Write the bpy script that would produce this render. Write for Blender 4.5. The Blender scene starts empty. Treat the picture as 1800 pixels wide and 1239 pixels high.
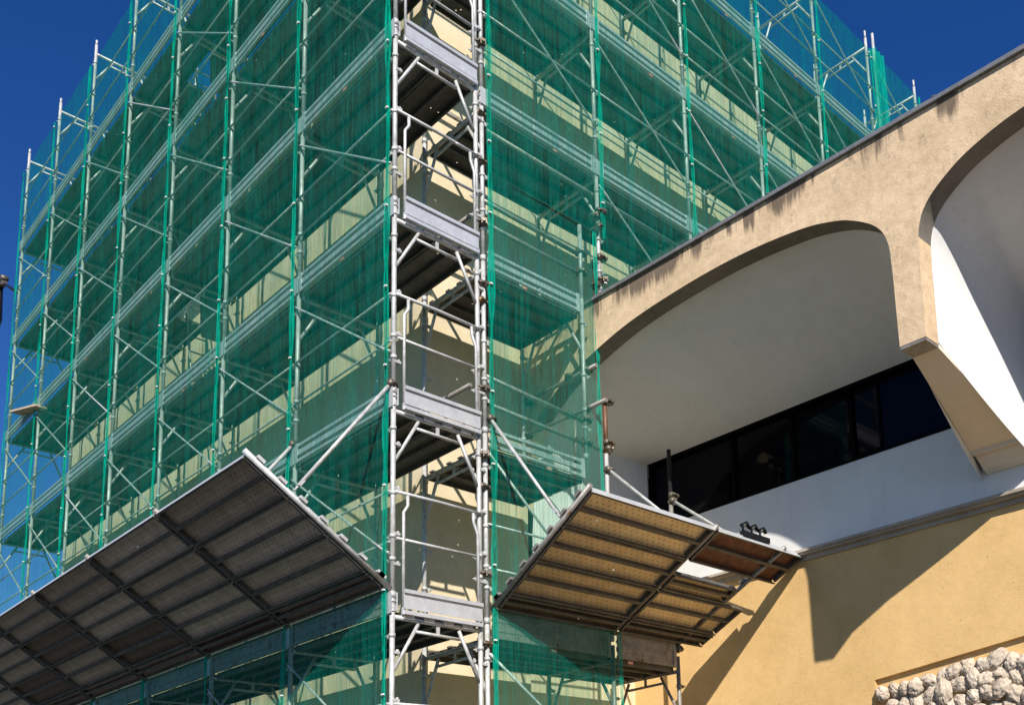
import bpy, math, random
from mathutils import Vector, Matrix, noise
random.seed(7)
S = bpy.context.scene
COL = S.collection

# ------------------------------------------------------------------ camera
cam_d = bpy.data.cameras.new('camera'); cam = bpy.data.objects.new('camera', cam_d); COL.objects.link(cam)
CAM = Vector((-5.0021, -7.8782, -2.2771))
RIGHT = Vector((0.70035562, -0.71290204, -0.03567485))
DOWN = Vector((0.10016938, 0.14764528, -0.98395475))
FWD = Vector((0.70673057, 0.68554471, 0.17481515))
m = Matrix.Identity(4)
for i in range(3):
    m[i][0] = RIGHT[i]; m[i][1] = -DOWN[i]; m[i][2] = -FWD[i]; m[i][3] = CAM[i]
cam.matrix_world = m
cam_d.sensor_fit = 'HORIZONTAL'; cam_d.sensor_width = 36.0
cam_d.lens = 36.0 * 1796.55 / 1800.0
cam_d.shift_x = (900 - 1111.8) / 1800.0
cam_d.shift_y = (1189.0 - 619.5) / 1800.0
cam_d.clip_end = 3000
S.camera = cam

# ------------------------------------------------------------------ light
SUN = Vector((1.0, 1.27, -1.19)).normalized()
EL = math.asin(-SUN.z); ROT = math.atan2(-SUN.x, -SUN.y)
w = bpy.data.worlds.new('World'); S.world = w; w.use_nodes = True
nt = w.node_tree; bg = nt.nodes['Background']
sky = nt.nodes.new('ShaderNodeTexSky'); sky.sky_type = 'NISHITA'; sky.sun_disc = False
sky.sun_elevation = EL; sky.sun_rotation = ROT
sky.altitude = 900; sky.air_density = 1.0; sky.dust_density = 0.15; sky.ozone_density = 3.0
hs = nt.nodes.new('ShaderNodeHueSaturation'); hs.inputs['Saturation'].default_value = 1.33; hs.inputs['Hue'].default_value = .517
nt.links.new(sky.outputs[0], hs.inputs['Color']); nt.links.new(hs.outputs[0], bg.inputs[0]); bg.inputs[1].default_value = 0.086
sd = bpy.data.lights.new('sun', 'SUN'); sd.energy = 4.9; sd.angle = math.radians(0.5); sd.color = (1.0, 0.945, 0.86)
sun = bpy.data.objects.new('sun', sd); COL.objects.link(sun)
sun.rotation_euler = SUN.to_track_quat('-Z', 'Y').to_euler()
S.view_settings.view_transform = 'Standard'; S.view_settings.look = 'None'
S.view_settings.exposure = 0.40; S.view_settings.gamma = 1.0
S.cycles.transparent_max_bounces = 24

# ------------------------------------------------------------------ materials
def mat(name, base=(.5, .5, .5), rough=.6, metal=0.0, spec=.5):
    mm = bpy.data.materials.new(name); mm.use_nodes = True
    b = mm.node_tree.nodes['Principled BSDF']
    b.inputs['Base Color'].default_value = (*base, 1); b.inputs['Roughness'].default_value = rough
    b.inputs['Metallic'].default_value = metal; b.inputs['Specular IOR Level'].default_value = spec
    return mm, mm.node_tree, b
def N(t, kind, **kw):
    n = t.nodes.new(kind)
    for k, v in kw.items():
        if k in n.inputs: n.inputs[k].default_value = v
        else: setattr(n, k, v)
    return n
def ramp(t, fac, stops):
    r = t.nodes.new('ShaderNodeValToRGB'); t.links.new(fac, r.inputs[0])
    els = r.color_ramp.elements
    while len(els) < len(stops): els.new(.5)
    for e, (p, c) in zip(els, stops): e.position = p; e.color = (*c, 1) if len(c) == 3 else c
    return r.outputs[0]
def math_(t, op, a, b=None, c=None):
    n = t.nodes.new('ShaderNodeMath'); n.operation = op
    for i, v in enumerate((a, b, c)):
        if v is None: continue
        if isinstance(v, (int, float)): n.inputs[i].default_value = v
        else: t.links.new(v, n.inputs[i])
    return n.outputs[0]
def mixc(t, fac, a, b, blend='MIX'):
    n = t.nodes.new('ShaderNodeMix'); n.data_type = 'RGBA'; n.blend_type = blend
    for sock, v in ((n.inputs[0], fac), (n.inputs[6], a), (n.inputs[7], b)):
        if isinstance(v, (int, float)): sock.default_value = v
        elif isinstance(v, tuple): sock.default_value = (*v, 1)
        else: t.links.new(v, sock)
    return n.outputs[2]
def gpos(t): return t.nodes.new('ShaderNodeNewGeometry').outputs['Position']
def mapped(t, vec, sc):
    n = N(t, 'ShaderNodeMapping'); n.inputs['Scale'].default_value = sc; t.links.new(vec, n.inputs[0]); return n.outputs[0]
def noise_(t, vec, scale, detail=4, rough=.55):
    n = N(t, 'ShaderNodeTexNoise'); n.inputs['Scale'].default_value = scale; n.inputs['Detail'].default_value = detail
    n.inputs['Roughness'].default_value = rough; t.links.new(vec, n.inputs['Vector']); return n.outputs['Fac']
def bump(t, b, h, strength, dist=.02):
    n = N(t, 'ShaderNodeBump'); n.inputs['Strength'].default_value = strength; n.inputs['Distance'].default_value = dist
    t.links.new(h, n.inputs['Height']); t.links.new(n.outputs[0], b.inputs['Normal'])

def plaster(name, c1, c2, bumpy=.5, scale=1.0, stain=False, speck=None):
    mm, t, b = mat(name, c1, .92, 0, .15)
    p = gpos(t)
    big = noise_(t, p, 1.3 * scale, 5, .6); mid = noise_(t, p, 9 * scale, 5, .65); fine = noise_(t, p, 70 * scale, 3, .6)
    f = math_(t, 'ADD', math_(t, 'MULTIPLY', big, .6), math_(t, 'MULTIPLY', mid, .4))
    col = ramp(t, f, [(.36, c2), (.60, c1)])
    if speck:
        sp = noise_(t, p, 38, 2, .5); pat = noise_(t, p, 2.2, 3, .5)
        sp = math_(t, 'MULTIPLY', math_(t, 'GREATER_THAN', sp, .66), math_(t, 'GREATER_THAN', pat, .5))
        col = mixc(t, math_(t, 'MULTIPLY', sp, .45), col, speck)
    if stain:
        sx = t.nodes.new('ShaderNodeSeparateXYZ'); t.links.new(p, sx.inputs[0])
        # dark drip marks washed down from the coping
        st = noise_(t, mapped(t, p, (9, 9, .55)), 2.2, 5, .7); pt = ramp(t, noise_(t, mapped(t, p, (1, 1, .15)), 2.4, 3, .6), [(.40, (.12, .12, .12)), (.58, (.8, .8, .8))])
        dep = N(t, 'ShaderNodeMapRange'); dep.inputs[1].default_value = 3.70; dep.inputs[2].default_value = 4.05
        t.links.new(sx.outputs[2], dep.inputs[0])
        k = math_(t, 'MULTIPLY', math_(t, 'MULTIPLY', dep.outputs[0], st), pt)
        k = ramp(t, k, [(.17, (0, 0, 0)), (.30, (1, 1, 1))])
        col = mixc(t, math_(t, 'MULTIPLY', k, .85), col, (.10, .075, .06))
        # grey blotches lower down
        g = noise_(t, mapped(t, p, (2.0, 2.0, 1.0)), 3.3, 6, .75)
        g2 = noise_(t, p, 26, 3, .6)
        g = ramp(t, math_(t, 'MULTIPLY', g, math_(t, 'ADD', g2, .5)), [(.55, (0, 0, 0)), (.80, (1, 1, 1))])
        col = mixc(t, math_(t, 'MULTIPLY', g, .55), col, (.22, .18, .14))
    t.links.new(col, b.inputs['Base Color'])
    h = math_(t, 'ADD', math_(t, 'MULTIPLY', fine, .5), mid)
    bump(t, b, h, bumpy, .012)
    return mm
M = {}
M['ochre'] = plaster('ochre_plaster', (.75, .495, .22), (.635, .41, .17), .35, 1.0, speck=(.26, .15, .05))
M['beige'] = plaster('beige_plaster', (.77, .575, .375), (.55, .40, .245), .6, 1.3, stain=True)
M['tan'] = plaster('tan_plaster', (.86, .76, .62), (.80, .70, .56), .25, 1.0)
M['soffit'] = plaster('shade_grey_soffit_plaster', (.23, .21, .18), (.15, .135, .115), .3, 1.2)  # shade under the arches partly put into this darker grey
M['mould'] = plaster('brown_grey_moulding', (.46, .40, .33), (.34, .29, .235), .3, 2)  # darker and browner than the apron wall above it
M['cream'] = plaster('cream_plaster', (.76, .64, .44), (.64, .53, .35), .4, 1.0)
M['white'] = plaster('white_paint', (.76, .755, .74), (.70, .695, .68), .06, .5)
def grime(mm):
    t = mm.node_tree; b = t.nodes['Principled BSDF']; src = b.inputs['Base Color'].links[0].from_socket; p = gpos(t)
    st_ = noise_(t, mapped(t, p, (5, 5, .4)), 1.6, 5, .65); pa = noise_(t, p, .9, 4, .6); cr = N(t, 'ShaderNodeTexVoronoi'); cr.feature = 'DISTANCE_TO_EDGE'; cr.inputs['Scale'].default_value = .9
    wv = t.nodes.new('ShaderNodeVectorMath'); wv.operation = 'ADD'; nz = N(t, 'ShaderNodeTexNoise'); nz.inputs['Scale'].default_value = 4; t.links.new(p, nz.inputs['Vector']); t.links.new(p, wv.inputs[0]); t.links.new(nz.outputs['Color'], wv.inputs[1]); t.links.new(wv.outputs[0], cr.inputs['Vector'])
    g = ramp(t, math_(t, 'MULTIPLY', st_, pa), [(.24, (0, 0, 0)), (.42, (1, 1, 1))])
    col = mixc(t, math_(t, 'MULTIPLY', g, .10), src, (.36, .33, .28))
    crack = math_(t, 'MULTIPLY', math_(t, 'LESS_THAN', cr.outputs['Distance'], .004), math_(t, 'GREATER_THAN', pa, .52))
    col = mixc(t, math_(t, 'MULTIPLY', crack, .14), col, (.30, .28, .25))
    t.links.new(col, b.inputs['Base Color'])
grime(M['white'])
M['rock'] = plaster('pale_stone', (.76, .64, .51), (.50, .40, .30), 1.0, 4.0)
M['ground'] = plaster('asphalt', (.062, .06, .057), (.045, .043, .042), .2, .5)
M['gravel'] = plaster('roof_felt', (.16, .155, .15), (.11, .11, .105), .3, 1.0)

def steel(name, c1, c2, rough, metal, scale=14, rust=None, rt=(.56, .66)):
    mm, t, b = mat(name, c1, rough, metal)
    p = gpos(t)
    f = noise_(t, p, scale, 5, .65); f2 = noise_(t, p, scale * 6, 3, .6)
    f = math_(t, 'ADD', math_(t, 'MULTIPLY', f, .65), math_(t, 'MULTIPLY', f2, .35))
    col = ramp(t, f, [(.35, c2), (.62, c1)])
    if rust:
        g = ramp(t, noise_(t, p, 5, 6, .75), [(rt[0], (0, 0, 0)), (rt[1], (1, 1, 1))])
        col = mixc(t, g, col, rust)
    t.links.new(col, b.inputs['Base Color'])
    rr = ramp(t, f, [(.3, (rough + .12,) * 3), (.7, (rough - .1,) * 3)]); t.links.new(rr, b.inputs['Roughness'])
    return mm
M['galv'] = steel('galvanised_tube', (.64, .64, .625), (.34, .335, .32), .46, .2, 14, (.26, .18, .12), (.60, .74))
M['galv_old'] = steel('weathered_tube', (.36, .34, .31), (.20, .185, .165), .5, .35, 18, (.16, .09, .05))
M['sheet'] = steel('galvanised_sheet', (.64, .65, .665), (.48, .49, .505), .38, .3, 5)
M['clamp'] = steel('worn_clamp', (.20, .17, .13), (.07, .06, .05), .5, .5, 30, (.22, .12, .05))
M['rusty'] = steel('rust_brown_tube', (.20, .10, .055), (.12, .06, .035), .55, .2, 20)
M['black'] = mat('black_tube', (.012, .012, .013), .4, .2)[0]
M['coping'] = steel('lead_grey_coping', (.30, .30, .305), (.17, .17, .175), .5, .4, 12)
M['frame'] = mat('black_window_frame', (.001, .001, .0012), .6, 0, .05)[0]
M['glass'] = mat('dark_glass', (.002, .002, .004), .05, 0, .12)[0]
M['wood'] = steel('pale_wood', (.62, .49, .35), (.48, .36, .24), .8, 0, 6)
M['red'] = mat('red_sticker', (.62, .10, .04), .5)[0]
M['ink'] = mat('sticker_ink', (.75, .70, .62), .5)[0]
M['brown'] = steel('rust_stained_board', (.20, .075, .045), (.085, .035, .024), .6, .2, 11, (.17, .10, .07))

def plank_mat(name, c1, c2, holes=True):
    mm, t, b = mat(name, c1, .5, .35)
    tc = t.nodes.new('ShaderNodeUVMap').outputs[0]
    p = gpos(t)
    f = noise_(t, p, 7, 5, .65)
    col = ramp(t, f, [(.35, c2), (.65, c1)])
    ob = t.nodes.new('ShaderNodeObjectInfo'); col = mixc(t, 1.0, col, ramp(t, ob.outputs['Random'], [(0, (.62, .58, .54)), (.5, (.9, .88, .85)), (1, (1, 1, 1))]), 'MULTIPLY')
    sx = t.nodes.new('ShaderNodeSeparateXYZ'); t.links.new(tc, sx.inputs[0])
    # staggered pressed dimples, 55 x 40 mm grid (uv in metres)
    u = math_(t, 'DIVIDE', sx.outputs[0], .075); v = math_(t, 'DIVIDE', sx.outputs[1], .05)
    row = math_(t, 'FLOOR', v); odd = math_(t, 'MULTIPLY', math_(t, 'MODULO', math_(t, 'ABSOLUTE', row), 2), .5)
    fu = math_(t, 'SUBTRACT', math_(t, 'FRACT', math_(t, 'ADD', u, odd)), .5); fv = math_(t, 'SUBTRACT', math_(t, 'FRACT', v), .5)
    r2 = math_(t, 'ADD', math_(t, 'MULTIPLY', math_(t, 'MULTIPLY', fu, fu), 2.2), math_(t, 'MULTIPLY', fv, fv))
    dot = math_(t, 'LESS_THAN', r2, .035)
    col = mixc(t, math_(t, 'MULTIPLY', dot, .62), col, (.07, .055, .045))
    t.links.new(col, b.inputs['Base Color'])
    bump(t, b, math_(t, 'MULTIPLY', r2, 1.0), .25, .006)
    if holes:
        wn = N(t, 'ShaderNodeTexWhiteNoise', noise_dimensions='3D')
        cx = t.nodes.new('ShaderNodeCombineXYZ')
        t.links.new(math_(t, 'FLOOR', math_(t, 'ADD', u, odd)), cx.inputs[0]); t.links.new(row, cx.inputs[1])
        oi = t.nodes.new('ShaderNodeObjectInfo'); t.links.new(oi.outputs['Random'], cx.inputs[2])
        t.links.new(cx.outputs[0], wn.inputs['Vector'])
        h = math_(t, 'MULTIPLY', math_(t, 'GREATER_THAN', wn.outputs['Value'], .985), math_(t, 'LESS_THAN', r2, .04))
        tr = t.nodes.new('ShaderNodeBsdfTransparent'); mx = t.nodes.new('ShaderNodeMixShader')
        out = t.nodes['Material Output']
        t.links.new(h, mx.inputs[0]); t.links.new(b.outputs[0], mx.inputs[1]); t.links.new(tr.outputs[0], mx.inputs[2])
        t.links.new(mx.outputs[0], out.inputs[0])
    return mm
M['plank'] = plank_mat('pressed_steel_plank', (.25, .23, .20), (.16, .145, .125))
M['plank_f'] = plank_mat('grey_brown_fan_plank', (.78, .68, .57), (.58, .49, .40))
M['plank_t'] = plank_mat('bounce_tan_steel_plank', (.90, .76, .52), (.74, .60, .39))  # bounce light from the ochre wall put into this warm, pale colour
M['rib'] = steel('shade_dark_plank_edges', (.15, .14, .125), (.075, .068, .06), .55, .3, 9)  # shadow of the recesses underneath put into the rib and edge colour
M['plank_b'] = plank_mat('browned_steel_plank', (.30, .225, .165), (.20, .14, .10))

def net_mat(name, cover, col, streak=.5):
    mm = bpy.data.materials.new(name); mm.use_nodes = True; t = mm.node_tree
    for n in list(t.nodes):
        if n.type != 'OUTPUT_MATERIAL': t.nodes.remove(n)
    out = [n for n in t.nodes if n.type == 'OUTPUT_MATERIAL'][0]
    p = gpos(t)
    th = noise_(t, mapped(t, p, (1, 1, .008)), 55, 2, .7)      # threads run vertically
    th2 = noise_(t, mapped(t, p, (1, 1, .04)), 5.0, 3, .6)
    cl = noise_(t, p, 1.1, 3, .5)
    f = math_(t, 'ADD', math_(t, 'MULTIPLY', th, .65), math_(t, 'ADD', math_(t, 'MULTIPLY', th2, .16), math_(t, 'MULTIPLY', cl, .19)))
    mr = N(t, 'ShaderNodeMapRange'); mr.inputs[1].default_value = .40; mr.inputs[2].default_value = .60
    mr.inputs[3].default_value = cover * (1 - streak); mr.inputs[4].default_value = min(.97, cover * (1 + streak))
    t.links.new(f, mr.inputs[0])
    d = N(t, 'ShaderNodeBsdfDiffuse'); d.inputs[0].default_value = (*col, 1)
    tl = N(t, 'ShaderNodeBsdfTranslucent'); tl.inputs[0].default_value = (*col, 1)
    bn = N(t, 'ShaderNodeBump'); bn.inputs['Strength'].default_value = .9; bn.inputs['Distance'].default_value = .09
    wr = math_(t, 'ADD', noise_(t, mapped(t, p, (1.6, 1.6, .55)), 2.6, 4, .6), math_(t, 'MULTIPLY', noise_(t, mapped(t, p, (1, 1, .25)), 9, 2, .5), .25))
    t.links.new(wr, bn.inputs['Height'])
    for q in (d, tl): t.links.new(bn.outputs[0], q.inputs['Normal'])
    a = t.nodes.new('ShaderNodeMixShader'); a.inputs[0].default_value = .42
    t.links.new(d.outputs[0], a.inputs[1]); t.links.new(tl.outputs[0], a.inputs[2])
    tr = t.nodes.new('ShaderNodeBsdfTransparent'); tr.inputs[0].default_value = (.88, .99, .93, 1)
    mx = t.nodes.new('ShaderNodeMixShader')
    t.links.new(mr.outputs[0], mx.inputs[0]); t.links.new(tr.outputs[0], mx.inputs[1]); t.links.new(a.outputs[0], mx.inputs[2])
    t.links.new(mx.outputs[0], out.inputs[0])
    return mm
M['net'] = net_mat('green_debris_net', .30, (.002, .285, .22), .55)
M['net_d'] = net_mat('green_net_gathered', .52, (.002, .52, .36), .45)

# ------------------------------------------------------------------ mesh builder
class MB:
    def __init__(s, T=None):
        s.v = []; s.f = []; s.sm = []; s.uv = {}; s.T = T; s.mi = []; s.cur = 0
    def pt(s, p):
        s.v.append(tuple(p)); return len(s.v) - 1
    def face(s, idx, smooth=False, uv=None):
        if uv: s.uv[len(s.f)] = uv
        s.f.append(tuple(idx)); s.sm.append(smooth); s.mi.append(s.cur)
    def quad(s, a, b, c, d, smooth=False, uv=None):
        s.face([s.pt(a), s.pt(b), s.pt(c), s.pt(d)], smooth, uv)
    def box(s, lo, hi):
        x0, y0, z0 = lo; x1, y1, z1 = hi
        i = [s.pt(q) for q in ((x0, y0, z0), (x1, y0, z0), (x1, y1, z0), (x0, y1, z0), (x0, y0, z1), (x1, y0, z1), (x1, y1, z1), (x0, y1, z1))]
        for q in ((0, 3, 2, 1), (4, 5, 6, 7), (0, 1, 5, 4), (1, 2, 6, 5), (2, 3, 7, 6), (3, 0, 4, 7)):
            s.face([i[k] for k in q])
    def obox(s, c, ax, ay, az):
        c = Vector(c); ax, ay, az = Vector(ax), Vector(ay), Vector(az)
        i = [s.pt(c + sx * ax + sy * ay + sz * az) for sz in (-1, 1) for sx, sy in ((-1, -1), (1, -1), (1, 1), (-1, 1))]
        for q in ((0, 3, 2, 1), (4, 5, 6, 7), (0, 1, 5, 4), (1, 2, 6, 5), (2, 3, 7, 6), (3, 0, 4, 7)):
            s.face([i[k] for k in q])
    def tube(s, pts, r=.024, n=8, caps=True):
        pts = [Vector(p) for p in pts]; rings = []
        for k, p in enumerate(pts):
            d = (pts[min(k + 1, len(pts) - 1)] - pts[max(k - 1, 0)]).normalized()
            a = d.cross(Vector((0, 0, 1)) if abs(d.z) < .9 else Vector((1, 0, 0))).normalized(); b = d.cross(a)
            rr = r[k] if isinstance(r, (list, tuple)) else r
            rings.append([s.pt(p + rr * (math.cos(2 * math.pi * j / n) * a + math.sin(2 * math.pi * j / n) * b)) for j in range(n)])
        for A, B in zip(rings, rings[1:]):
            for j in range(n): s.face([A[j], A[(j + 1) % n], B[(j + 1) % n], B[j]], True)
        if caps: s.face(rings[0][::-1]); s.face(rings[-1])
    def grid(s, rows, smooth=True):
        idx = [[s.pt(p) for p in r] for r in rows]
        for a, b in zip(idx, idx[1:]):
            for j in range(len(a) - 1): s.face([a[j], a[j + 1], b[j + 1], b[j]], smooth)
    def mesh(s, name, m):
        me = bpy.data.meshes.new(name)
        T = s.T; vv = [T(v) for v in s.v] if T else s.v
        fl = [f[::-1] for f in s.f] if (T and getattr(T, 'flip', False)) else s.f
        me.from_pydata(vv, [], fl); me.polygons.foreach_set('use_smooth', s.sm)
        if s.uv:
            ul = me.uv_layers.new(name='uv')
            for fi, uvs in s.uv.items():
                uvs = uvs[::-1] if fl is not s.f else uvs
                for li, q in zip(me.polygons[fi].loop_indices, uvs): ul.data[li].uv = q
        for q in (m if isinstance(m, (list, tuple)) else [m]): me.materials.append(q)
        if any(s.mi): me.polygons.foreach_set('material_index', s.mi)
        me.update(); return me
    def build(s, name, m, parent=None, loc=(0, 0, 0)):
        return link(name, s.mesh(name, m), parent, loc)
def link(name, me, parent=None, loc=(0, 0, 0)):
    o = bpy.data.objects.new(name, me); COL.objects.link(o); o.location = loc
    if parent: o.parent = parent
    return o
def tag(o, label, cat, group=None, kind=None):
    if label: o['label'] = label
    if cat: o['category'] = cat
    if group: o['group'] = group
    if kind: o['kind'] = kind
    return o
def thing(name, label, cat, loc=(0, 0, 0), group=None):
    o = bpy.data.objects.new(name, None); COL.objects.link(o); o.location = loc; o.empty_display_size = .3
    return tag(o, label, cat, group)
def TL(p): return (p[1], p[0], p[2])      # left run: u along +Y, v along +X
TL.flip = True
def TR(p): return (p[0], p[1], p[2])      # right run: u along +X, v along +Y

GZ = -3.9
LA, LB, DL, DR = 1.912, 1.720, 1.0, 1.08
X0 = 1.082
def zl(n): return (4 - n) * 2.0
def zr(n): return (4 - n) * 2.0 + (-.167 if n <= 1 else -.095)

# ------------------------------------------------------------------ ground
g = MB(); g.quad((-400, -400, GZ), (400, -400, GZ), (400, 400, GZ), (-400, 400, GZ)); tag(g.build('ground', M['ground']), None, None, kind='structure')

# ------------------------------------------------------------------ tower building
tw = thing('tower_building', 'cream plastered tower block standing behind the green netted scaffold', 'building', (1.16, 1.22, GZ))
def tpart(mb, name, m, par=tw): return mb.build(name, m, par, (-1.16, -1.22, -GZ) if par is tw else (0, 0, 0))
b = MB(); b.box((1.16, 1.22, GZ), (2.66, 13.5, 3.95)); b.box((1.16, 1.22, 3.951), (10.3, 13.5, 10.12)); b.box((2.661, 1.30, GZ), (5.3, 13.4, 1.05)); tpart(b, 'wall', M['cream'])
b = MB(); b.box((1.25, 1.35, 10.12), (10.25, 13.45, 10.16)); tpart(b, 'roof', M['gravel'])
# low windows on the left face, behind the lowest net
for k, y in enumerate((2.9, 5.6, 8.3, 11.0)):
    b = MB(); b.box((1.13, y, -2.3), (1.158, y + 1.25, -.55)); wn = tpart(b, 'window', M['glass'])
    f = MB()
    for lo, hi in (((1.09, y - .06, -2.36), (1.157, y, -.49)), ((1.09, y + 1.25, -2.36), (1.157, y + 1.31, -.49)), ((1.09, y, -.55), (1.157, y + 1.25, -.49)), ((1.09, y, -2.36), (1.157, y + 1.25, -2.3)), ((1.11, y + .6, -2.3), (1.128, y + .65, -.55))): f.box(lo, hi)
    f.build('window_frame', M['white'], wn)

# ------------------------------------------------------------------ arcade building
XF, XB, XW, XM, XY = 2.65, 2.87, 4.42, 4.45, 4.50
ar = thing('arcade_building', 'low building with beige arched parapet, white vaults and an ochre lower wall', 'building', (XF, -4, GZ))
def apart(mb, name, m, par=ar): return mb.build(name, m, par, (-XF, 4, -GZ) if par is ar else (0, 0, 0))
A1 = [(1.36, 2.0), (1.34, 2.45), (1.15, 2.82), (.97, 3.03), (.6, 3.27), (.21, 3.42), (-.55, 3.61), (-1.41, 3.69), (-2.18, 3.695), (-2.88, 3.625), (-3.26, 3.53), (-3.5, 3.42), (-3.72, 3.25), (-3.82, 3.05), (-3.842, 2.75), (-3.846, 2.4), (-3.85, 2.03)]
def smooth_curve(P, n=5):
    out = []
    for i in range(len(P) - 1):
        p0 = P[max(i - 1, 0)]; p1 = P[i]; p2 = P[i + 1]; p3 = P[min(i + 2, len(P) - 1)]
        for k in range(n):
            t = k / n
            out.append(tuple(.5 * ((2 * b_) + (-a_ + c_) * t + (2 * a_ - 5 * b_ + 4 * c_ - d_) * t * t + (-a_ + 3 * b_ - 3 * c_ + d_) * t ** 3) for a_, b_, c_, d_ in zip(p0, p1, p2, p3)))
    out.append(P[-1]); return out
ARC1 = smooth_curve(A1, 6)
PC = -3.975
ARC2 = [(2 * PC - y, z) for y, z in ARC1][::-1]     # mirrored bay beyond the pier
for i in range(1, len(ARC1)):                        # keep Y strictly falling
    if ARC1[i][0] >= ARC1[i - 1][0]: ARC1[i] = (ARC1[i - 1][0] - 1e-4, ARC1[i][1])
ARC2 = [(2 * PC - y, z) for y, z in ARC1][::-1]
low = [(1.6, 2.0)] + ARC1 + ARC2 + [(-9.6, 2.0)]
TOP = 4.11
fb = MB(); sb = MB(); sb2 = MB()
for (ya, za), (yb, zb) in zip(low, low[1:]):
    for x in (XF, XB):
        n = 5
        for k in range(n):
            q = [(x, ya, za + (TOP - za) * k / n), (x, yb, zb + (TOP - zb) * k / n), (x, yb, zb + (TOP - zb) * (k + 1) / n), (x, ya, za + (TOP - za) * (k + 1) / n)]
            fb.quad(*(q if x == XF else q[::-1]))
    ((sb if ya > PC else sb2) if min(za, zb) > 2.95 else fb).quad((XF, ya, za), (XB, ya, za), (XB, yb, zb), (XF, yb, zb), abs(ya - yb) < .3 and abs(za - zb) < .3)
fb.quad((XF, 1.6, TOP), (XF, -9.6, TOP), (XB, -9.6, TOP), (XB, 1.6, TOP))
fb.quad((XF, 1.6, 2.0), (XF, 1.6, TOP), (XB, 1.6, TOP), (XB, 1.6, 2.0)); fb.quad((XF, -9.6, 2.0), (XB, -9.6, 2.0), (XB, -9.6, TOP), (XF, -9.6, TOP))
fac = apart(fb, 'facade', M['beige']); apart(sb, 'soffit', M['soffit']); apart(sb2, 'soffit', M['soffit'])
cb = MB(); cb.box((XF - .035, -9.65, TOP + .002), (XB + .06, 1.2, TOP + .030)); cb.box((XF - .025, -9.65, TOP + .0305), (XB + .05, 1.2, TOP + .050))
for k in range(12):
    y = 1.0 - k * .9; cb.box((XF - .03, y, TOP + .0505), (XB + .055, y + .03, TOP + .058))
apart(cb, 'coping', M['coping'])
rb = MB(); rb.box((XB + .002, -12, 3.86), (14, 1.299, 3.95)); apart(rb, 'roof', M['gravel'])
# vaults
def vault(arc, mirror):
    P = [(y, z + .025) for y, z in arc]
    P = [(P[0][0] + .03, 1.2)] + [(P[0][0] + .03, 1.7)] + P
    # inner outline follows the same order, from the far jamb over the window head to the strut
    L = [0]
    for a, c in zip(P, P[1:]): L.append(L[-1] + math.hypot(a[0] - c[0], a[1] - c[1]))
    L = [l / L[-1] for l in L]
    back = []
    ctl = [(.865, 1.1), (.86, 1.6), (.86, 2.6), (.859, 2.815), (.852, 2.838), (.80, 2.84), (0, 2.84), (-1.2, 2.84), (-2.4, 2.84), (-3.3, 2.84), (-3.54, 2.83), (-3.62, 2.75), (-3.66, 2.3), (-3.68, 1.28)]
    cc = smooth_curve(ctl, 8); cl = [0]
    for a, c in zip(cc, cc[1:]): cl.append(cl[-1] + math.hypot(a[0] - c[0], a[1] - c[1]))
    cl = [l / cl[-1] for l in cl]
    for s in L:
        j = 0
        while j < len(cl) - 2 and cl[j + 1] < s: j += 1
        t = (s - cl[j]) / max(1e-9, cl[j + 1] - cl[j]); back.append(tuple(a + (c - a) * t for a, c in zip(cc[j], cc[j + 1])))
    rows = []
    n = 18
    for i in range(n + 1):
        t = i / n; e = t
        x = XB + .003 + (XW - XB) * t
        rows.append([(x, f[0] + (bk[0] - f[0]) * e, f[1] + (bk[1] - f[1]) * (e * .75 + .25 * math.sin(e * math.pi / 2))) for f, bk in zip(P, back)])
    if mirror: rows = [[(x, 2 * PC - y, z) for x, y, z in r] for r in rows]
    mb = MB(); mb.grid(rows); return mb
apart(vault(ARC1, False), 'vault', M['white']); apart(vault(ARC1, True), 'vault', M['white'])
# inclined struts under the piers
def strut(yc):
    mb = MB()
    sec = lambda x, z, h: [(x, yc + h, z), (x, yc - h, z)]
    A = [sec(XB, 2.0, .125), sec(3.5, 1.745, .186), sec(4.15, 1.51, .264), sec(4.165, 1.47, .27), sec(4.215, 1.485, .26), sec(4.225, 1.47, .25), sec(4.33, 1.37, .235), sec(4.39, 1.335, .235), sec(4.45, 1.335, .24)]
    for p, q in zip(A, A[1:]):
        mb.quad(p[0], p[1], q[1], q[0])
        for s in (0, 1):
            mb.quad(p[s], q[s], (q[s][0], q[s][1], q[s][2] + .04), (p[s][0], p[s][1], p[s][2] + .04))
    return mb
apart(strut(PC), 'strut', M['tan'])
pb = MB(); pb.box((XF + .003, PC - .122, 2.0), (XB + .012, PC + .122, 2.028)); apart(pb, 'pier_foot', M['galv_old'])
# white apron wall under the windows, moulding, ochre wall
b = MB()
for yy in ((1.2, -12),):
    pr_ = [(XW, 1.935), (XW, 1.10), (XM + .5, 1.10), (XM + .5, 1.935)]
    for (xa, za), (xc, zc) in zip(pr_, pr_[1:] + pr_[:1]): b.quad((xa, 1.2, za), (xc, 1.2, zc), (xc, -12, zc), (xa, -12, za))
b.box((XW + .005, -12, 2.85), (XW + .4, 1.2, 3.9)); apart(b, 'apron_wall', M['white'])
b = MB(); b.box((XM - .075, -12, 1.068), (XM + .3, 1.3, 1.099)); b.box((XM - .045, -12, 1.043), (XM + .3, 1.3, 1.068)); b.box((XM + .02, -12, .99), (XM + .3, 1.3, 1.043)); apart(b, 'moulding', M['mould'])
RY0, RY1, RZ0, RZ1 = -2.25, -6.4, -3.2, -.50       # sunk panel, its top edge rising to the right
RZ2 = RZ1 + .115 * (RY0 - RY1)
b = MB()
b.box((XY, RY0, GZ), (XY + .3, 1.3, 1.0)); b.box((XY, -12, GZ), (XY + .3, RY1, 1.0)); b.box((XY, RY1, GZ), (XY + .3, RY0, RZ0))
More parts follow.
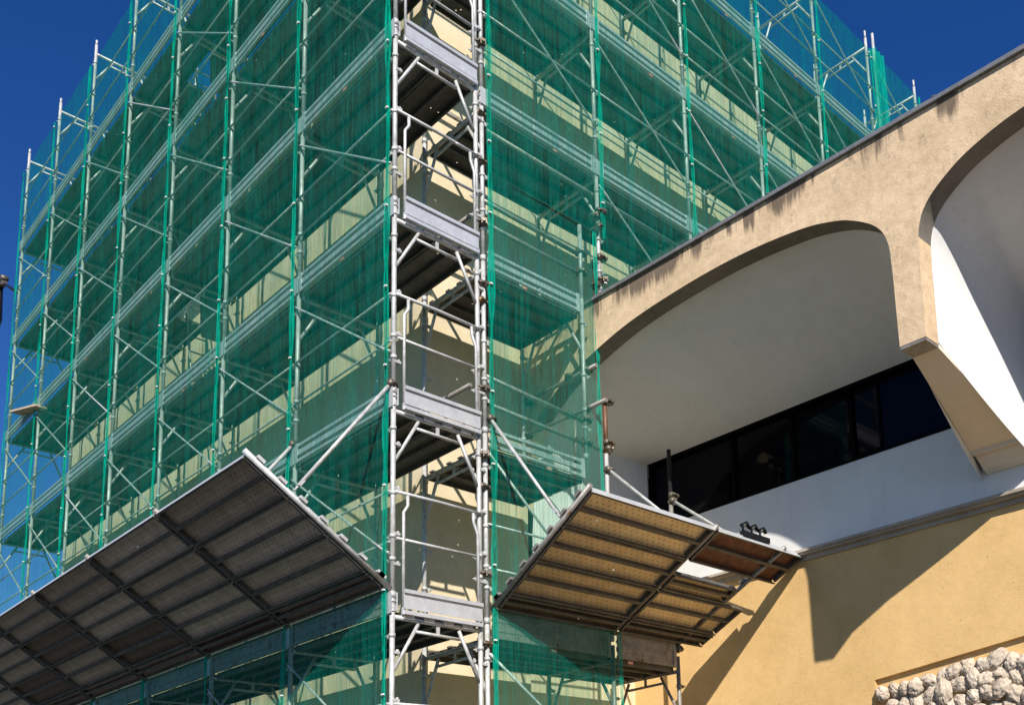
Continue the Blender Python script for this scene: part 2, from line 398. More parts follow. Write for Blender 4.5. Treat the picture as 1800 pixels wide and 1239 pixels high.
b.quad((XY, RY0, RZ1), (XY, RY1, RZ2), (XY, RY1, 1.0), (XY, RY0, 1.0)); b.quad((XY, RY0, RZ1), (XY + .05, RY0, RZ1), (XY + .05, RY1, RZ2), (XY, RY1, RZ2))
b.box((XY + .05, RY1, RZ0), (XY + .3, RY0, RZ2 + .2))
apart(b, 'lower_wall', M['ochre'])
# windows
def strip_window(y0, y1, mulls):
    f = MB()
    f.box((XW + .02, y1, 1.936), (XW + .12, y0, 1.98)); f.box((XW + .02, y1, 2.80), (XW + .12, y0, 2.849))
    f.box((XW - .012, y1, 1.937), (XW + .05, y0, 1.955))
    for y in [y0 - .03] + mulls + [y1 + .03]: f.box((XW + .03, y - .025, 1.98), (XW + .115, y + .025, 2.80))
    fo = apart(f, 'window', M['frame'])
    ys = [y0] + mulls + [y1]
    for a, c in zip(ys, ys[1:]):
        p = MB(); p.box((XW + .07, c + .025, 1.982), (XW + .085, a - .025, 2.798)); p.build('pane', M['glass'], fo)
    for a in mulls[2:3]:
        q = MB(); q.box((XW + .05, a - .36, 1.985), (XW + .11, a - .33, 2.795)); q.box((XW + .05, a - .33, 1.985), (XW + .1, a - .04, 2.02)); q.build('casement', M['frame'], fo)
strip_window(.855, -3.7, [-.55, -1.43, -2.23]); strip_window(2 * PC + 3.7, 2 * PC - .855, [-5.72, -6.52, -7.4])
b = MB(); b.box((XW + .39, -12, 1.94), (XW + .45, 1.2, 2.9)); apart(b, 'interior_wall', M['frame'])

# ------------------------------------------------------------------ stone relief on the ochre wall
st = thing('stone_relief', 'cluster of pale rounded stones mounted in the sunk ochre panel', 'stone relief', (XY + .08, -3, RZ0))
def stone(c, r, seed):
    mb = MB(); n, k = 28, 64; rows = []
    ax = Vector((random.uniform(-1, 1), random.uniform(-1, 1), random.uniform(-1, 1))).normalized()
    el = random.uniform(1.05, 1.6); rot = Matrix.Rotation(random.uniform(0, 6.28), 3, 'X') @ Matrix.Rotation(random.uniform(-.5, .5), 3, 'Z')
    for i in range(n + 1):
        th = math.pi * i / n; row = []
        for j in range(k + 1):
            ph = 2 * math.pi * j / k
            d = Vector((math.sin(th) * math.cos(ph), math.sin(th) * math.sin(ph), math.cos(th)))
            q = d * 2.0 + Vector((seed * 3.1, seed, -seed))
            wob = noise.noise(q * 1.3) * 1.6
            rr = 1 + .20 * noise.noise(q) + .05 * noise.noise(d * 11 + Vector((seed, seed, 0)))
            fold = -.17 * max(0, math.sin(ph * (6 + int(seed) % 4) + 4 * wob)) ** 4 * math.sin(th) - .10 * max(0, .12 - abs(noise.noise(d * 3.2 + Vector((seed, 3, seed))))) / .12
            p = d * (rr + fold); p = Vector((p.x * .8, p.y, p.z * el)); p = rot @ p
            row.append(Vector(c) + p * r)
        rows.append(row)
    mb.grid(rows); return mb
cnt = 0
def env(y):
    P = [(-2.2, -.65), (-2.41, -.57), (-2.68, -.59), (-2.95, -.53), (-3.27, -.45), (-3.6, -.425), (-3.92, -.50), (-4.6, -.46), (-5.2, -.5)]
    for (a, za), (c, zc) in zip(P, P[1:]):
        if c <= y <= a: return za + (zc - za) * (y - a) / (c - a)
    return -.6
for row in range(6):
    y = -2.33 - (.10 if row % 2 else 0) - random.uniform(0, .03)
    while y > -4.9 and cnt < 99:
        rr = random.uniform(.072, .10)
        z = env(y) - rr * .9 - row * .15 + random.uniform(-.02, .02)
        stone((XY + .02 + random.uniform(-.05, .03), y, z), rr, random.uniform(0, 90)).build('stone', M['rock'], st, (-XY - .08, 3, -RZ0)); cnt += 1
        y -= rr * 1.75

# ------------------------------------------------------------------ scaffold components
def frame_mesh(T, D, post_lo=-1.85, post_hi=.15, fancy=True):
    b = MB(T)
    for v in (0, D):
        b.tube([(0, v, post_lo), (0, v, post_hi)], .0245, 10)
        b.tube([(0, v, post_lo), (0, v, post_lo + .06)], .031, 10)             # socket at the joint
        for z in (-.22, -.86, -1.28, -1.5):                                     # rail lugs and wedges
            b.tube([(0, v, z), (-.0, v - .0, z + .035)], .032, 8)
            b.obox((.045, v, z + .015), (.03, 0, 0), (0, .008, 0), (0, 0, .02))
            b.tube([(.07, v - .03, z + .015), (.07, v + .03, z + .015)], .009, 6)
    b.tube([(0, .02, -.028), (0, D - .02, -.028)], .024, 8)
    g0 = .26; g1 = D - .26
    b.tube([(0, .02, -.52), (0, g0 + .02, -.06)], .018, 8); b.tube([(0, D - .02, -.54), (0, g1 - .0, -.06)], .018, 8)
    b.tube([(0, g0 - .01, -.135), (0, g1 + .01, -.145)], .0165, 8)
    b.obox((0, D / 2, -.09), (.006, 0, 0), (0, .018, 0), (0, 0, .055))
    return b
def plate_mesh(T):
    b = MB(T)
    b.box((.03, -.035, .0), (.10, -.028, .20)); b.box((.094, -.035, .0), (.10, .03, .20))
    b.tube([(0, 0, .02), (0, 0, .03)], .034, 10); b.tube([(0, 0, .11), (0, 0, .12)], .034, 10); b.tube([(0, 0, .19), (0, 0, .197)], .03, 10)
    b.box((-.034, -.036, .0), (.03, -.03, .2)); b.box((-.034, .03, .03), (.03, .036, .2))
    return b
def plank_mesh(T, L, wd, hooks=True, edge=False):
    """steel plank: perforated top sheet, folded edges, one pressed rib underneath; u 0..L, v 0..wd, top at z 0"""
    b = MB(T)
    uv = lambda *q: [(a, c) for a, c in q]
    b.quad((0, 0, -.006), (0, wd, -.006), (L, wd, -.006), (L, 0, -.006), uv=[(0, 0), (0, wd), (L, wd), (L, 0)])
    b.quad((0, 0, 0), (L, 0, 0), (L, wd, 0), (0, wd, 0), uv=[(0, 0), (L, 0), (L, wd), (0, wd)])
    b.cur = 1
    b.box((0, 0, -.068), (L, .004, -.0005)); b.cur = 2 if edge else 1; b.box((0, wd - .004, -.068), (L, wd, -.0005)); b.cur = 1  # folded edges in the shade-dark tone, outermost fan edge left pale
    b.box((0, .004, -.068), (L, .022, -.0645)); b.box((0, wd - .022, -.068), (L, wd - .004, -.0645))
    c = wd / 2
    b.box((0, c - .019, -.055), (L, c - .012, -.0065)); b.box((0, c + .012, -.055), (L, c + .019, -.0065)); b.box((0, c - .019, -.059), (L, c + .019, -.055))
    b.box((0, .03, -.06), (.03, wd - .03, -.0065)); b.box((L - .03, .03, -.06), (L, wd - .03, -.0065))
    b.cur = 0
    if hooks:
        for u in (-.028, L - .03):
            for v in (.06, wd - .13): b.box((u, v, -.004), (u + .058, v + .07, .012))
    return b
def toe_mesh(T, L, solid=False):
    b = MB(T)
    if solid: b.box((.05, -.0235, .041), (L - .05, -.018, .30)); b.box((.05, -.034, .285), (L - .05, -.024, .31))
    for z0_, z1_ in ((.182, .212), (.085, .138), (.012, .040)):
        b.box((.05, -.030, z0_), (L - .05, -.004, z1_))
    b.box((L - .11, -.036, .0), (L - .055, -.0305, .22)); b.box((.056, -.0365, .0), (.10, -.0305, .22))
    return b
def sticker_at(par, T, u, v, z, wdt=.075, h=.03):
    b = MB(T); b.box((u, v - .003, z), (u + wdt, v, z + h)); so = b.build('sticker', M['red'], par)
    q = MB(T); q.box((u + .012, v - .0045, z + .009), (u + wdt * .45, v - .0032, z + h - .009)); q.box((u + wdt * .55, v - .0045, z + .009), (u + wdt - .012, v - .0032, z + h - .012)); q.build('print', M['ink'], so)
    return so
def place(me, name, par, T, u, v, z):
    x = T((u, v, z)); r = par.location
    return link(name, me, par, (x[0] - r.x, x[1] - r.y, x[2] - r.z))
def child_of(me, name, par): return link(name, me, par)

def decks(par, T, u, L, z, D, hatch=False, width=None, seed=0):
    """one bay of two planks plus its toe board"""
    D = D if width is None else width
    wd = (D - .075) / 2
    key = (T.__name__, round(L, 3), round(wd, 3))
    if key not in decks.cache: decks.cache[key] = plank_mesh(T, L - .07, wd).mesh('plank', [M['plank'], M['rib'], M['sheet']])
    dk = MB(T); dk.tube([(.05, D / 2 - .02, -.05), (.05, D / 2 + .03, -.05)], .008, 6)
    for uu in (.0, L): dk.box((uu + (-.0 if uu else .032), .03, -.012), (uu + (-.032 if uu else .0) + .0, D - .02, .002)) if False else None
    deck = place(dk.mesh('deck', M['galv']), 'deck', par, T, u, 0, z)
    for k in range(2):
        if hatch and k == 1:
            # plank with an open trap: two short ends, lid hanging down
            for a, c in ((.035, .16), (1.06, L - .035)):
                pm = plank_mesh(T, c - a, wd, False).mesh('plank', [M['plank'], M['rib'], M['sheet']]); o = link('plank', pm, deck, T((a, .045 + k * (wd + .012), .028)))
            ld = MB(T); x0 = .16
            ld.obox((x0 + .02, .045 + wd * 1.5 + .012, -.33), (.015, 0, .04), (0, wd * .45, 0), (.03, 0, .33)); link('hatch_lid', ld.mesh('hatch_lid', M['plank_b']), deck, (0, 0, 0))
        else:
            o = link('plank', decks.cache[key], deck, T((.035, .045 + k * (wd + .012), .028)))
    return deck
decks.cache = {}
def sub_mesh(cache, key, fn):
    if key not in cache: cache[key] = fn()
    return cache[key]
MC = {}
def ladder_mesh(T):
    b = MB(T)
    for v in (.58, .86): b.tube([(.30, v, -1.95), (.92, v, .35)], .016, 6)
    for k in range(8):
        t = (k + .5) / 8.3; b.tube([(.30 + .62 * t, .58, -1.95 + 2.3 * t), (.30 + .62 * t, .86, -1.95 + 2.3 * t)], .012, 6)
    return b

# ---- left run
ls = thing('scaffold', 'long galvanised frame scaffold with steel decks along the left face of the tower', 'scaffold', (0, 0, GZ))
fm = frame_mesh(TL, DL).mesh('frame', M['galv']); pm = plate_mesh(TL).mesh('joint_plate', M['sheet'])
NL = 7
for n in range(-2, 6):
    for i in range(NL + 1):
        f = place(fm, 'frame', ls, TL, i * LA, 0, zl(n))
        if n > -2: link('joint_plate', pm, f)
        else:
            b = MB(TL)
            for v in (0, DL): b.tube([(0, v, .15), (0, v, .24)], .019, 8)
            link('spigot', sub_mesh(MC, 'spL', lambda: b.mesh('spigot', M['galv'])), f)
tm = toe_mesh(TL, LA).mesh('toe_board', M['sheet'])
tms = toe_mesh(TL, LA, True).mesh('toe_board', M['galv_old'])  # shade of the fan over the lowest boards put into their darker colour
rail = MB(TL); rail.tube([(.0, -.032, 0), (LA, -.032, 0)], .0115, 8); rail = rail.mesh('guard_rail', M['galv'])
brace = MB(TL); brace.tube([(.0, -.038, .57), (.06, -.045, .60), (LA - .06, -.045, 1.80), (LA, -.038, 1.84)], .0125, 8); brace = brace.mesh('brace', M['galv'])
lm = ladder_mesh(TL).mesh('ladder', M['galv_old'])
stickers = {(0, 1), (1, 3), (0, 2), (2, 2), (4, 1), (3, 4), (1, 0)}
for n in range(-1, 6):
    for i in range(NL):
        hatch = (i == 3 and n in (-1, 1, 3))
        decks(ls, TL, i * LA, LA, zl(n), DL - .02, hatch, .99 if n != 0 else 1.11)
        t = place(tms if n >= 4 else tm, 'toe_board', ls, TL, i * LA, 0, zl(n))
        if (i, n) in stickers: sticker_at(t, TL, .9 + .1 * i, -.031, -.045 + .001)
        place(rail, 'guard_rail', ls, TL, i * LA, 0, zl(n) + 1.17); place(rail, 'guard_rail', ls, TL, i * LA, 0, zl(n) + .68)
        if n < 5: place(brace, 'brace', ls, TL, i * LA, 0, zl(n) - 2)
        if hatch: place(lm, 'ladder', ls, TL, i * LA, 0, zl(n))
# end guard frames closing the open corner bay
def end_guard(z, first):
    b = MB()
    b.tube([(0.0, -.03, 1.165), (.5, -.034, 1.17), (DL, -.03, 1.165)], .0165, 8)
    b.tube([(.02, -.03, .715), (DL - .02, -.03, .715)], .0155, 8)
    b.tube([(.14, -.034, 1.15), (.14, -.036, 1.05), (.095, -.036, .98), (.095, -.036, .02)], .0165, 8)
    b.tube([(.90, -.034, 1.15), (.90, -.036, 1.06), (.95, -.036, .94), (.955, -.036, .02)], .0165, 8)
    return b
def end_toe():
    b = MB()
    b.box((.09, -.055, .055), (.985, -.049, .225)); b.box((.09, -.075, .20), (.985, -.0555, .235)); b.box((.09, -.068, .0), (.985, -.03, .035))
    b.box((.078, -.05, -.002), (.089, -.03, .06)); b.box((.986, -.05, -.002), (1.0, -.03, .06))
    for x in (.32, .80): b.box((x, -.0565, .035), (x + .006, -.0555, .11))
    return b
eg = end_guard(0, 0).mesh('end_guard', M['galv']); et = end_toe().mesh('end_toe_board', M['sheet'])
def lug_mesh():
    b = MB(); b.tube([(.05, -.01, 0), (.05, -.01, .05)], .014, 6); b.obox((.03, -.02, .02), (.035, 0, 0), (0, .01, 0), (0, 0, .013)); return b
def hook_mesh():
    b = MB(); b.box((0, -.032, -.006), (.12, .03, .004)); b.box((0, -.034, -.035), (.12, -.0325, .0)); return b
lg = lug_mesh().mesh('wedge_lug', M['galv']); hm = hook_mesh().mesh('plank_hook', M['galv'])
for n in range(-1, 6):
    place(eg, 'end_guard', ls, TR, 0, 0, zl(n)); place(et, 'end_toe_board', ls, TR, 0, 0, zl(n))
    for v in (0, DL):
        for z in (.45, .74, 1.18, 1.62): place(lg, 'wedge_lug', ls, TR, v, 0, zl(n) + z)
    for k in range(4): place(hm, 'plank_hook', ls, TR, .10 + k * .22, 0, zl(n))

# couplers (swivel clamps)
def clamp_mesh():
    b = MB()
    b.tube([(0, 0, -.03), (0, 0, .03)], .043, 10); b.obox((.05, -.02, 0), (.03, 0, 0), (0, .035, 0), (0, 0, .028))
    b.tube([(.05, -.07, .0), (.05, .05, .0)], .010, 6); b.tube([(.05, -.075, .0), (.05, -.055, .0)], .02, 6)
    b.tube([(-.05, -.03, .0), (.02, -.06, .0)], .012, 6)
    return b
cm = clamp_mesh().mesh('coupler', M['clamp'])
def coupler(par, p, rz=0):
    o = link('coupler', cm, par, tuple(Vector(p) - par.location)); o.rotation_euler.z = rz; return o
for n in range(-1, 5):
    for z in (-.25, .5, 1.05, 1.5):
        if random.random() < .8: coupler(ls, (DL + .04, .0, zl(n) + z + random.uniform(-.1, .1)), random.uniform(-1, 1))
# tie tubes to the tower seen inside the open bay
for z, rr in ((2.62, .3), (4.55, 1.3), (-1.3, .3), (6.5, .2)):
    b = MB(); b.tube([(DL + .02, .15, z), (DL + .02, 2.2, z + .03)], .024, 8); b.tube([(DL - .0, DR + .06, z + .12), (3.0, DR + .06, z + .10)], .024, 8); b.build('tie_tube', M['galv_old'], ls, (0, 0, -GZ))
    coupler(ls, (DL + .06, DR, z), .6); coupler(ls, (DL + .05, DR, z + .13), 2.0)

# ---- right run standing on the arcade roof
rs = thing('scaffold', 'frame scaffold with X braces standing on the arcade roof along the right face', 'scaffold', (X0, 0, 3.95))
fr = frame_mesh(TR, DR).mesh('frame', M['galv']); pr = plate_mesh(TR).mesh('joint_plate', M['sheet'])
NR = 6
for n in range(-2, 2):
    for i in range(NR + 1):
        f = place(fr, 'frame', rs, TR, X0 + i * LB, 0, zr(n))
        if n > -2: link('joint_plate', pr, f)
        else:
            b = MB(TR)
            for v in (0, DR): b.tube([(0, v, .15), (0, v, .30)], .019, 8)
            link('spigot', sub_mesh(MC, 'spR', lambda: b.mesh('spigot', M['galv'])), f)
tmr = toe_mesh(TR, LB).mesh('toe_board', M['sheet'])
railr = MB(TR); railr.tube([(.0, -.032, 0), (LB, -.032, 0)], .0115, 8); railr = railr.mesh('guard_rail', M['galv'])
bracer = MB(TR); bracer.tube([(.0, -.04, 1.86), (.05, -.045, 1.83), (LB - .06, -.045, .66), (LB - .03, -.04, .63), (LB, -.036, .70)], .0120, 8); bracer = bracer.mesh('brace', M['galv'])
braceb = MB(TR); braceb.tube([(.0, DR - .045, 1.8), (LB, DR - .045, .62)], .0145, 8); braceb = braceb.mesh('brace', M['galv_old'])
for n in (-1, 0, 1):
    for i in range(NR):
        decks(rs, TR, X0 + i * LB, LB, zr(n), DR - .02, False, 1.03)
        t = place(tmr, 'toe_board', rs, TR, X0 + i * LB, 0, zr(n))
        if (i, n) in ((1, 0), (2, 0), (3, -1), (0, 1), (3, 0), (2, -1)): sticker_at(t, TR, 1.0, -.031, -.044)
        place(railr, 'guard_rail', rs, TR, X0 + i * LB, 0, zr(n) + 1.15); place(railr, 'guard_rail', rs, TR, X0 + i * LB, 0, zr(n) + .70)
        place(bracer, 'brace', rs, TR, X0 + i * LB, 0, zr(n)); place(bracer, 'brace', rs, TR, X0 + i * LB, 0, zr(n) - 2) if n == 1 and i > 0 else None
for i in range(1, NR + 1):
    b = MB()
    for v in (0, DR): b.box((-.07, v - .07, 0), (.07, v + .07, .008)); b.tube([(0, v, .0), (0, v, .25)], .018, 8)
    link('base_jack', sub_mesh(MC, 'jack', lambda: b.mesh('base_jack', M['galv_old'])), rs, (i * LB, 0, .002))
for x, z in ((X0 + LB, 5.35), (X0 + LB, 5.15), (X0 + 2 * LB, 5.52), (X0 + LB, 4.75), (X0 + 2 * LB, 5.3), (X0 + LB, 4.45)):
    coupler(rs, (x, -.02, z), random.uniform(-1.5, 1.5)); coupler(rs, (x - .05, .03, z - .07), random.uniform(-1.5, 1.5))
# heavy tube carrying the first decks, clamped under level one
b = MB(); b.tube([(X0 + .1, .06, 5.62), (X0 + 2 * LB + .05, .05, 5.58)], .026, 8); b.build('carrier_tube', M['galv_old'], rs, (-X0, 0, -3.95))

# ---- lower right scaffold, tucked against the arcade
XS, Q1, Q2 = 2.50, 2.82, 3.90
lr = thing('scaffold', 'short lower scaffold of two bays between the open corner and the ochre wall', 'scaffold', (X0, 0, GZ))
for n in (2, 3, 4, 5): 
    f = place(fr, 'frame', lr, TR, X0, 0, zr(n)); 
for n in (4, 5):
    for x in (Q1, Q2): f = place(sub_mesh(MC, 'frd', lambda: frame_mesh(TR, DR).mesh('frame', M['galv_old'])), 'frame', lr, TR, x, 0, zr(n))
frs = frame_mesh(TR, DR, -1.2, .15).mesh('frame', M['galv'])
for n, lo in ((2, -1.85),): place(fr, 'frame', lr, TR, XS, 0, 4.0)
b = MB()
for v in (0, DR): b.tube([(XS, v, 4.1), (XS, v, 5.04)], .0245, 10)
b.build('post', M['galv'], lr, (-X0, 0, -GZ))
LS = XS - X0
for n in (2, 3):
    decks(lr, TR, X0, LS, zr(n), DR, False, 1.08)
    t = place(sub_mesh(MC, 'toeS', lambda: toe_mesh(TR, LS).mesh('toe_board', M['sheet'])), 'toe_board', lr, TR, X0, 0, zr(n)); sticker_at(t, TR, .50 if n == 2 else .80, -.031, -.044)
for a, c in ((X0, Q1), (Q1, Q2)):
    decks(lr, TR, a, c - a, zr(4), DR, False, 1.08); t = place(toe_mesh(TR, c - a, True).mesh('toe_board', M['galv_old']), 'toe_board', lr, TR, a, 0, zr(4)); sticker_at(t, TR, .80 if a < 2 else .2, -.031, -.044, .085, .04)
    decks(lr, TR, a, c - a, zr(5), DR, False, 1.08)
b = MB(); b.tube([(X0, -.04, -.25), (Q1, -.04, -1.5)], .0145, 8); b.build('brace', M['galv'], lr, (-X0, 0, -GZ))
b = MB(); b.tube([(X0, -.04, 1.85), (Q1 - .25, -.04, .50)], .0145, 8); b.build('brace', M['galv'], lr, (-X0, 0, -GZ))
for z in (.62, 1.08):
    b = MB(); b.tube([(X0, -.03, z), (Q1, -.03, z)], .0135, 8); b.build('guard_rail', M['galv'], lr, (-X0, 0, -GZ))
for z0_, z1_ in ((2.72, 2.62), (2.42, 2.34), (4.74, 4.70), (4.48, 4.45)):
    b = MB(); b.tube([(X0 + .02, .05, z0_), (XS + (.42 if z0_ < 2.5 else .06), .05, z1_)], .025, 8); b.build('guard_tube', M['galv_old'], lr, (-X0, 0, -GZ))
    coupler(lr, (XS, .02, z1_), .3); coupler(lr, (XS + .03, .05, z1_ + .05), 1.2)
for z0_, z1_, ye in ((3.23, 3.24, -.16), (2.80, 2.77, -.30)):
    b = MB(); b.tube([(XS + .05, DR + .03, z0_), (XS + .05, ye, z1_)], .025, 8); b.build('cross_tube', M['galv_old'], lr, (-X0, 0, -GZ))
    coupler(lr, (XS + .03, DR, z0_), .4); coupler(lr, (XS + .03, .0, z1_), 1.4); coupler(lr, (XS + .02, .28, z1_ + .01), .2)
b = MB(); b.tube([(XS + .07, .24, 2.80), (XS + .07, .24, 2.12)], .025, 8); b.tube([(XS + .10, .27, 2.80), (XS + .10, .27, 2.12)], .017, 8); b.build('standard', M['galv_old'], lr, (-X0, 0, -GZ)); coupler(lr, (XS + .07, .24, 2.16), 1)
# tall rust brown standard and the black one behind the fan
t = MB(); t.tube([(Q1, 0, .1), (Q1, 0, 2.40)], .0245, 10); t.build('standard', M['galv'], lr, (-X0, 0, -GZ))
t = MB(); t.tube([(Q1 + .0, -.002, 2.30), (Q1, -.002, 2.99)], .0262, 10); o = t.build('standard', M['rusty'], lr, (-X0, 0, -GZ)); o['label'] = 'rust brown standard tube'
t = MB(); t.tube([(Q2, 0, .1), (Q2, 0, 2.64)], .026, 10); o = t.build('standard', M['black'], lr, (-X0, 0, -GZ)); o['label'] = 'black standard tube'
t = MB(); t.tube([(Q2, 0, 1.0), (Q2, 0, 2.0)], .0265, 10); t.build('standard', M['galv_old'], lr, (-X0, 0, -GZ))
for x, z, r_ in ((Q1, 2.93, .2), (Q1 + .02, 2.36, 1.3), (Q1, 2.43, .5), (Q1, 2.1, 1.0), (Q2, 2.05, .4), (Q2, .15, 1), (Q1, .2, 2)): coupler(lr, (x, -.02, z), r_)

# ------------------------------------------------------------------ protective fans
PV, TIP = Vector((-.02, 0, .255)), Vector((-1.40, 0, 1.19))
def fan(name, label, T, us, pv, tip, loc, rows, mats, skip=(), strut_from=None, tube_mat='galv_old', colr=True, skew=None, over=0):
    o = thing('protective_fan', label, 'safety fan', loc)
    r = o.location
    d = Vector((tip[0] - pv[0], tip[1] - pv[1])); Lf = d.length; d.normalize()      # (v, z) direction up the slope
    nrm = Vector((-d.y, d.x))
    if nrm.y > 0: nrm = -nrm                                                            # pointing down
    du = dict(zip(us, skew or [0] * len(us)))
    def W(u, s, h):                                                                     # along, up slope, above plank plane
        return Vector(T((u + du.get(u, 0) * s / Lf, pv[0] + d.x * s - nrm.x * h, pv[1] + d.y * s - nrm.y * h)))
    for i, u in enumerate(us):
        b = MB(); b.tube([W(u, -.02, -.02), W(u, 1.685, -.02)], .026, 10)
        for s in rows:
            for a in (.08, s[1] - .14):
                b.obox(W(u, s[0] + a + .03, .008), (W(u + .045, s[0] + a, .01) - W(u - .045, s[0] + a, .01)) * .5, (W(u, s[0] + a + .08, 0) - W(u, s[0] + a, 0)) * .5, (W(u, 0, .03) - W(u, 0, 0)) * .5)
        br = b.build('bracket', M['galv'] if i == 0 and colr else M[tube_mat], o, tuple(-r))
        if strut_from:
            s_top, s_fan = strut_from[i]
            t = MB(); p = Vector(T((u, -.03, s_top))); q = W(u, s_fan, .03); e = (q - p).normalized()
            t.tube([p, q - e * .12], .0185, 8); t.tube([q - e * .14, q], .011, 6); t.obox(q - e * .10, e * .035, (.018, .0, 0), (0, .018, 0)); t.build('strut', M['galv'], o, tuple(-r))
            k = link('coupler', cm, o, tuple(p - r)); k.rotation_euler.z = 1.0
    for i, (ua, uc) in enumerate(zip(us, us[1:])):
        for k, (s0, wd) in enumerate(rows):
            if (i, k) in skip: continue
            L = uc - ua - .05
            LL = L + (over if uc == us[-1] else 0)
            def TT(p, ua=ua, uc=uc, s0=s0, L=L):
                q0 = W(ua, s0 + p[1], p[2]); q1 = W(uc, s0 + p[1], p[2]); e = (q1 - q0).normalized()
                return tuple(q0 + e * .025 + (q1 - q0 - e * .05) * (p[0] / L))
            TT.flip = True
            b = plank_mesh(TT, LL, wd, False, k == 3)
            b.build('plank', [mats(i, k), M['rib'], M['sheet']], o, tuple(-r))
    return o
rows_l = [(.03, .20), (.25, .46), (.72, .46), (1.19, .46)]
usl = [0.0] + [i * LA for i in range(1, 8)]
fan('f', 'long dark steel plank fan tilted out below the left scaffold', TL, usl, (-.03, .262), (-1.40, 1.19), (0, 0, .26), rows_l,
    lambda i, k: M['plank_b'] if (i, k) in ((3, 2), (4, 1), (2, 1), (1, 0)) else M['plank_f'], (), [(2.24, 1.17)] * 8)
rows_r = [(.03, .20), (.25, .46), (.72, .46), (1.19, .46)]
def TRf(p): return (p[0], p[1], p[2])
fr_o = fan('f', 'short tan steel plank fan tilted out under the arcade beside the open corner', TRf, [1.13, Q1, Q2], (-.03, .235), (-1.53, 1.13), (1.13, 0, .24), rows_r,
    lambda i, k: M['brown'] if (i, k) == (1, 3) else (M['plank_b'] if k == 0 else M['plank_t']), ((1, 2),), [(2.22, 1.22), (2.10, 1.40), (1.98, 1.45)], 'galv_old', False, [0, .12, .22], .36)  # last planks lengthened past the bracket so their shadow fills the ochre wall
b = MB()
def WR(u, s, h):
    d = Vector((-1.50, .895)).normalized(); nr = Vector((d.y, -d.x)); nr = nr if nr.y < 0 else -nr
    return Vector((u, -.03 + d.x * s - nr.x * h, .235 + d.y * s - nr.y * h))
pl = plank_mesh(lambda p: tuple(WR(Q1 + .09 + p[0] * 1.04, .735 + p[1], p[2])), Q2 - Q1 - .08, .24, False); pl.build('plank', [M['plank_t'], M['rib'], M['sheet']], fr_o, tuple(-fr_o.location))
# three dark hook brackets lying on the fan's upper edge
hk = thing('hook_bracket', 'three dark steel hooks on a bar lying on the upper edge of the tan fan', 'bracket', tuple(WR(3.42, 1.66, .03)))
b = MB(); b.obox(WR(3.62, 1.66, .02), (.23, 0, 0), (0, .03, 0), (0, 0, .028)); b.build('bar', M['black'], hk, tuple(-hk.location))
for k in range(3):
    c = WR(3.44 + k * .15, 1.66, .05); b = MB()
    b.tube([c, c + Vector((-.02, 0, .07)), c + Vector((.06, 0, .11)), c + Vector((.10, 0, .07))], [.03, .03, .026, .02], 8); b.build('hook', M['black'], hk, tuple(-hk.location))

# ------------------------------------------------------------------ debris nets
TIE = {}
def net(label, T, u0, u1, z0, z1, loc, seed, edge0=True, edge1=False, v=-.052, top_sag=.03, group=None, cut=None):
    o = thing('debris_net', label, 'debris net', loc, group)
    nu = 9; nz = max(4, int((z1 - z0) / .25)); rows = []
    for j in range(nz + 1):
        z = z0 + (z1 - z0) * j / nz; row = []
        for i in range(nu + 1):
            a = i / nu; u = u0 + (u1 - u0) * a
            bel = math.sin(a * math.pi) * (.02 + .035 * noise.noise(Vector((seed, z * .45, .3)))) + .012 * noise.noise(Vector((u * 2, z * 1.2, seed)))
            zz = z - (top_sag * math.sin(a * math.pi) if j == nz else 0)
            row.append((u, v - bel, zz))
        rows.append(row)
    b = MB(T); b.grid(rows); b.build('mesh_sheet', M['net'], o, tuple(-o.location))
    for flag, ue, sgn in ((edge0, u0, 1), (edge1, u1, -1)):
        if not flag: continue
        rows = []; m_ = max(8, int((z1 - z0) / .10))
        for j in range(m_ + 1):
            z = z0 + (z1 - z0) * j / m_
            wv = .030 + .022 * noise.noise(Vector((seed * 3 + ue, z * .9, 5))) + .012 * noise.noise(Vector((seed, z * 3, 1)))
            pinch = .35 + .65 * abs(math.sin(z * math.pi / 1.0 + seed))
            wv = max(.012, wv * pinch)
            sh = .012 * noise.noise(Vector((seed, z * 1.3, 9)))
            row = []
            for k in range(6):
                row.append((ue + .034 + sh + wv * 2.4 * (k / 5 - .5), v - .006 - (.016 if k % 2 else .0) - .01 * noise.noise(Vector((k, z * 2, seed))), z))
            rows.append(row)
        b = MB(T); b.grid(rows); b.build('gathered_edge', M['net_d'], o, tuple(-o.location))
    # ties
    z = z0 + .4
    if T.__name__ not in TIE:
        b = MB(T); b.obox((.02, v - .03, 0), (.016, 0, 0), (0, .010, 0), (0, 0, .007)); TIE[T.__name__] = b.mesh('tie', M['white'])
    while z < z1:
        place(TIE[T.__name__], 'tie', o, T, u0, 0, z); z += random.uniform(.75, 1.25)
    return o
names = ['bay beside the open corner', 'second bay left of the open corner', 'third bay left of the open corner', 'fourth bay left of the open corner', 'fifth bay left of the open corner', 'sixth bay left of the open corner', 'far left end bay, open sky behind']
for i in range(NL):
    net('tall green net over the ' + names[i] + ', left face', TL, i * LA, (i + 1) * LA, GZ + .1, 11.72, (0, i * LA, GZ), i + 1.7, True, i == NL - 1, group='green debris nets on the left face')
nr = ['bay right of the open corner', 'second bay right of the open corner', 'third bay right of the open corner', 'fourth bay right of the open corner', 'bay just left of the dense folded edge', 'end bay right of the dense folded edge']
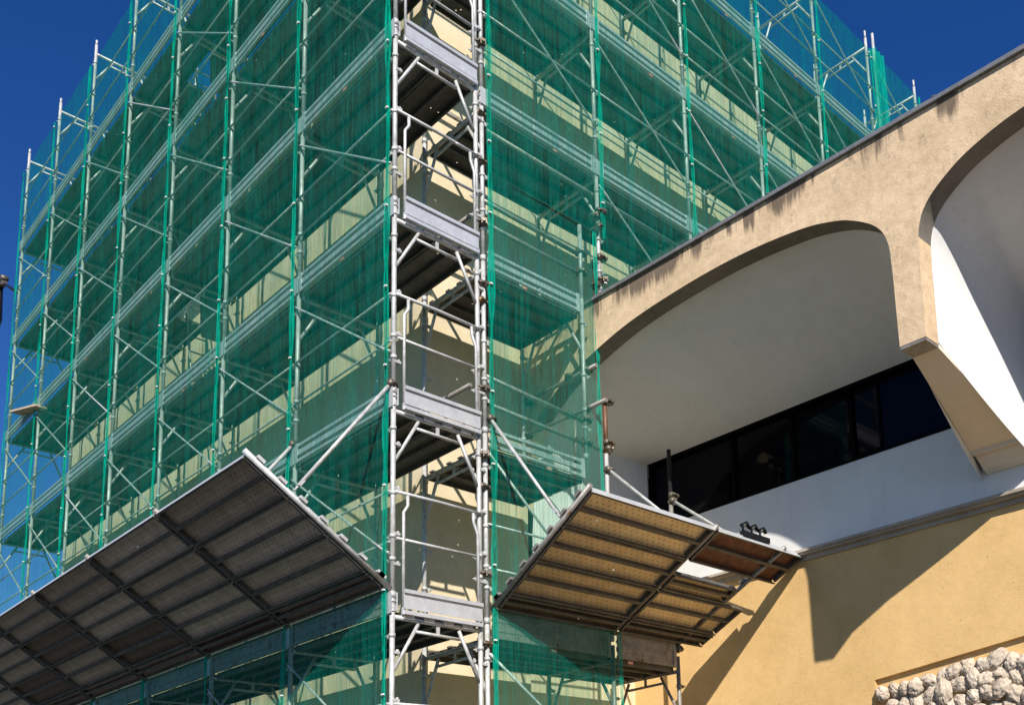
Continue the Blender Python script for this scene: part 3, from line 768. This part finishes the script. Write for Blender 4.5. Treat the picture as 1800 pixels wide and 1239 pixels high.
for i in range(NR):
    z0 = 2.0 if i == 0 else 4.12
    if i == 0:
        net('green net over the ' + nr[0] + ', above the tan fan', TR, X0 + .02, XS + .14, .25, 5.0, (X0, 0, .25), 21.3, True, True, group='green debris nets on the right face')
        net('upper green net over the ' + nr[0] + ', above the arcade roof line', TR, X0 + .02, X0 + LB, 4.98, 11.75, (X0, 0, 5), 22.1, True, True, group='green debris nets on the right face')
        net('low green net over the ' + nr[0] + ', under the tan fan', TR, X0 + .02, Q1 + .02, GZ + .1, .22, (X0, 0, GZ), 23.9, True, True, group='green debris nets on the right face')
    else:
        net('green net over the ' + nr[i] + ', above the arcade roof', TR, X0 + i * LB, X0 + (i + 1) * LB, 4.0, 11.75, (X0 + i * LB, 0, 4.0), 30.4 + i * 3, False, True, group='green debris nets on the right face')
# dense double fold at the fifth right post
b = MB(); rows = []
for j in range(60):
    z = 4.0 + 7.75 * j / 59; wob = .03 * noise.noise(Vector((1, z, 2)))
    rows.append([(X0 + 5 * LB + .03 + k * .065 + wob, -.10 - (.05 if k % 2 else 0), z) for k in range(6)])
b.grid(rows); tag(b.build('debris_net', M['net_d']), 'dense dark folded edge of green net hanging at the far right scaffold post', 'debris net', 'green debris nets on the right face')
b = MB(); b.tube([(X0 + 5 * LB + .27, 0, 4.0), (X0 + 5 * LB + .27, 0, 12.25)], .0245, 10); b.build('standard', M['galv'], rs, (-X0, 0, -3.95))

# ------------------------------------------------------------------ small loose things
b = MB(); b.obox((-.10, 11.75, 6.04), (-.06, .56, .115), (.10, .015, .0), (0, -.004, .016)); tag(b.build('wooden_board', M['wood']), 'pale wooden board poking out through the net near the far left end', 'board')
h = thing('hoist_arm', 'dark hoist arm reaching into the sky off the far left scaffold post', 'hoist', (0, 13.4, 9.05))
b = MB(); b.tube([(0, 13.4, 9.08), (0, 14.75, 9.93)], .03, 8); b.build('arm', M['black'], h, tuple(-h.location))
b = MB(); b.obox((0, 14.78, 9.93), (.05, 0, 0), (0, .2, .03), (0, 0, .1)); b.tube([(-.07, 14.6, 9.95), (.07, 14.6, 9.95)], .06, 8); b.build('pulley_head', M['clamp'], h, tuple(-h.location))
b = MB(); b.tube([(0, 14.85, 9.85), (.0, 14.95, 9.2), (0, 15.0, 8.7)], [.05, .1, .02], 8); b.build('hook_block', M['black'], h, tuple(-h.location))
